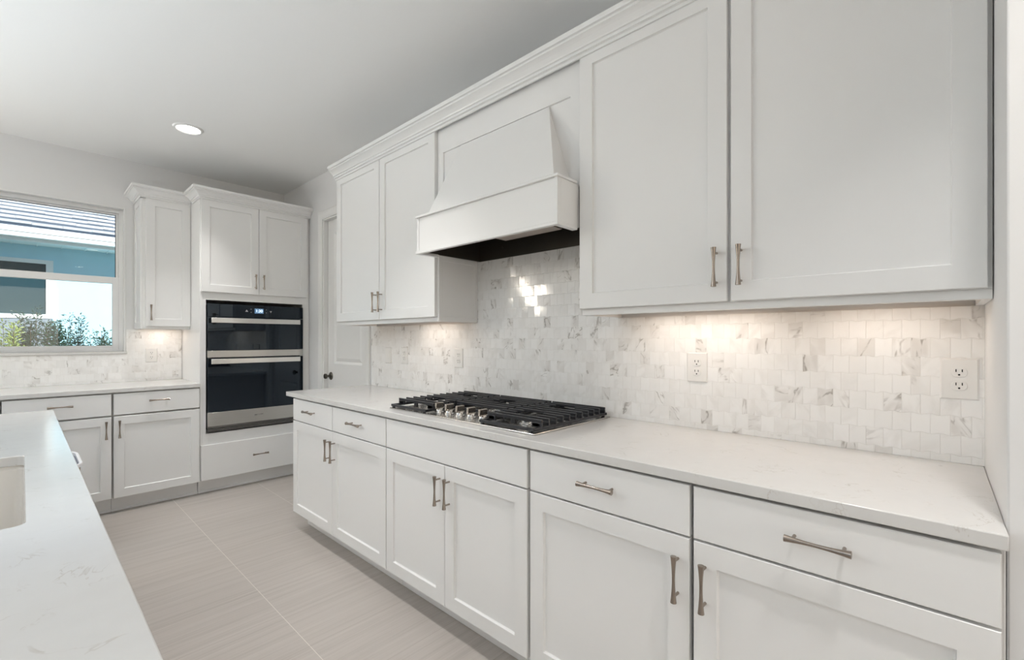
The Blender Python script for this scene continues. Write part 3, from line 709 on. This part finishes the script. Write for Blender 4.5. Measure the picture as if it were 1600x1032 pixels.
# ------------------------------------------------------------------ outdoors: neighbour house, ground, shrubs
STUC = plain('pale_blue_stucco', (.46, .74, .88), .9, spec=.1, var=.04)
WHT = plain('white_exterior_trim', (.82, .86, .88), .5)
ROOF = plain('pale_roof_tile', (.46, .48, .52), .6, var=.15)
ROOFD = plain('roof_underlay', (.40, .46, .56), .9)
SOFF = plain('soffit', (.72, .88, .92), .6)
SKIRT = plain('grey_stone_skirt', (.20, .24, .29), .8, var=.3)
t = NT('dark_house_glass'); t.set(Base_Color=c4((.018, .05, .065)), Roughness=.06); t.b.inputs['Specular IOR Level'].default_value = .12; HG = t.m
t = NT('soil_and_lawn'); P = t.pos(); t.set(Base_Color=t.ramp(t.noise(t.xyz(P[0], P[1], P[2]), 6, 5), [(.3, (.26, .27, .22)), (.7, (.40, .40, .34))]), Roughness=.95); GRD = t.m
o = boxes('ground', GRD, None, (-30, 25, YO+.16, 40, -.25, -.12)); o['kind'] = 'structure'
nb = empty('neighbour_house', (-1.5, 9.3, -.12), 'pale blue house with tiled roof seen through the window', 'house')
NY, EY, NZ = 9.30, 8.90, 2.60
boxes('house_wall', STUC, nb, (-9, 6, NY, NY+.2, -.12, NZ+.08))
m = MB(); m.box(-9.2, 6.2, EY+.02, NY+.1, NZ, NZ+.02)
for i in range(60): m.box(-9+.25*i, -9+.25*i+.012, EY+.03, NY, NZ-.012, NZ)
m.build('soffit', SOFF, nb)
m = MB(); m.box(-9.2, 6.2, EY-.02, EY+.02, NZ-.01, NZ+.14); m.build('fascia', WHT, nb)
m = MB(); m.prism([(0, 0), (-.115, 0), (-.120, .05), (-.130, .06), (-.130, .13), (-.118, .13), (-.118, .066), (-.108, .056), (-.105, .012), (-.01, .012), (-.01, .13), (0, .13)], lambda p: (-9.2, EY-.02+p[0], NZ+.03+p[1]), lambda p: (6.2, EY-.02+p[0], NZ+.03+p[1])); m.build('gutter', WHT, nb)
# roof: overlapping courses of flat tiles
m = MB(); sl = .36; cw = .335; n = 26
und = MB(); und.face([(-9.2, EY-.05, NZ+.135), (6.2, EY-.05, NZ+.135), (6.2, EY-.05+n*cw, NZ+.135+n*cw*sl), (-9.2, EY-.05+n*cw, NZ+.135+n*cw*sl)]); ret = bmesh.ops.extrude_face_region(und.bm, geom=und.bm.faces[:]);
for v in [g_ for g_ in ret['geom'] if isinstance(g_, bmesh.types.BMVert)]: v.co.z -= .05
und.build('roof_deck', ROOFD, nb)
for i in range(n):
    y0 = EY-.10+i*cw; z0 = NZ+.150+i*cw*sl; off = .15*(i % 2)
    x = -6.0+off
    while x < 4.0:
        a, b = x+.0012, x+.2988; y1 = y0+cw+.05; z1 = z0+(cw+.05)*sl-.012; th = .034; z0 += 0; j = random.uniform(-.004, .004)
        m.rings([[(a, y0, z0+.055+j), (b, y0, z0+.055+j), (b, y0, z0+.055+th+j), (a, y0, z0+.055+th+j)], [(a, y1, z1), (b, y1, z1), (b, y1, z1+th*.5), (a, y1, z1+th*.5)]])
        x += .30
m.build('roof_tiles', ROOF, nb)
m = MB()
for i in range(n):
    y0 = EY-.10+i*cw; z0 = NZ+.150+i*cw*sl
    m.box(-6, 4, y0+.045, y0+.09, z0-.01, z0+.062)
m.build('tile_closures', ROOFD, nb)
nw = MB(); wx0, wx1, wz0, wz1 = -3.2, -1.655, 1.625, 2.345
nw.box(wx0-.08, wx1+.075, NY-.03, NY, wz1, wz1+.055); nw.box(wx1, wx1+.075, NY-.03, NY, wz0, wz1); nw.box(wx0-.08, wx0, NY-.03, NY, wz0, wz1); nw.box(wx0-.08, wx1+.075, NY-.05, NY, wz0-.06, wz0)
hw_ = nw.build('window_trim', WHT, nb); boxes('pane', HG, hw_, (wx0, wx1, NY-.008, NY-.002, wz0, wz1))
boxes('stone_skirt', SKIRT, nb, (-9, -1.60, NY-.06, NY-.001, -.12, 1.555))

LEAF = [plain('leaf_dark', (.016, .050, .030), .45, var=.35), plain('leaf_mid', (.022, .065, .034), .45, var=.35), plain('leaf_lime', (.26, .32, .08), .5, var=.3)]
STEM = plain('stem', (.10, .07, .04), .8)
def shrub(x, y, h, r, mat, label, n=900):
    n = int(n*4.2)
    root = empty('shrub', (x, y, -.12), label, 'shrub', 'shrubs outside the window')
    rnd = random.Random(int((x+9)*1000)); m = MB(); sm = MB()
    stems = []
    for k in range(16):
        a = rnd.uniform(0, 2*PI); rr = rnd.uniform(.15, 1)*r; top = Vector((x+rr*math.cos(a), y+rr*math.sin(a)*.7, -.12+h*rnd.uniform(.72, 1.0)))
        b = Vector((x+rr*.2*math.cos(a), y+rr*.2*math.sin(a), -.12)); sm.cyl(b, top, .006, 6, .002); stems.append((b, top))
    for i in range(n):
        b, tp = rnd.choice(stems); f = rnd.uniform(.35, 1.02); p = b.lerp(tp, f)
        a = rnd.uniform(0, 2*PI); el = rnd.uniform(.15, 1.1); d = Vector((math.cos(a)*math.cos(el), math.sin(a)*math.cos(el), math.sin(el)))
        p = p + d*rnd.uniform(0, .06); L = rnd.uniform(.028, .052); w = rnd.uniform(.005, .009)
        sd = d.cross(Vector((rnd.uniform(-1, 1), rnd.uniform(-1, 1), rnd.uniform(-.3, 1)))).normalized()*w
        nn = d.cross(sd).normalized()*w*.35
        q0 = p; q1 = p+d*L*.45+sd-nn; q2 = p+d*L; q3 = p+d*L*.45-sd-nn; qm = p+d*L*.5+nn*.4
        m.face([q0, q1, qm]); m.face([q1, q2, qm]); m.face([q2, q3, qm]); m.face([q3, q0, qm])
    m.build('leaves', mat, root); sm.build('stems', STEM, root)
shrub(-2.00, 7.35, 1.58, .22, LEAF[2], 'yellow green shrub at the left edge of the window')
shrub(-1.78, 8.35, 1.76, .24, LEAF[0], 'dark shrub in front of the neighbour window, tallest of the hedge', 1100)
shrub(-1.58, 7.82, 1.58, .20, LEAF[1], 'dark green shrub right of the tallest shrub', 1000)
shrub(-1.38, 8.86, 1.72, .14, LEAF[0], 'dark shrub against the white wall, third from the right', 600)
shrub(-1.25, 7.40, 1.55, .11, LEAF[1], 'small dark shrub against the white wall, second from the right', 420)
shrub(-1.06, 8.35, 1.42, .10, LEAF[1], 'smallest shrub at the right edge of the window', 380)
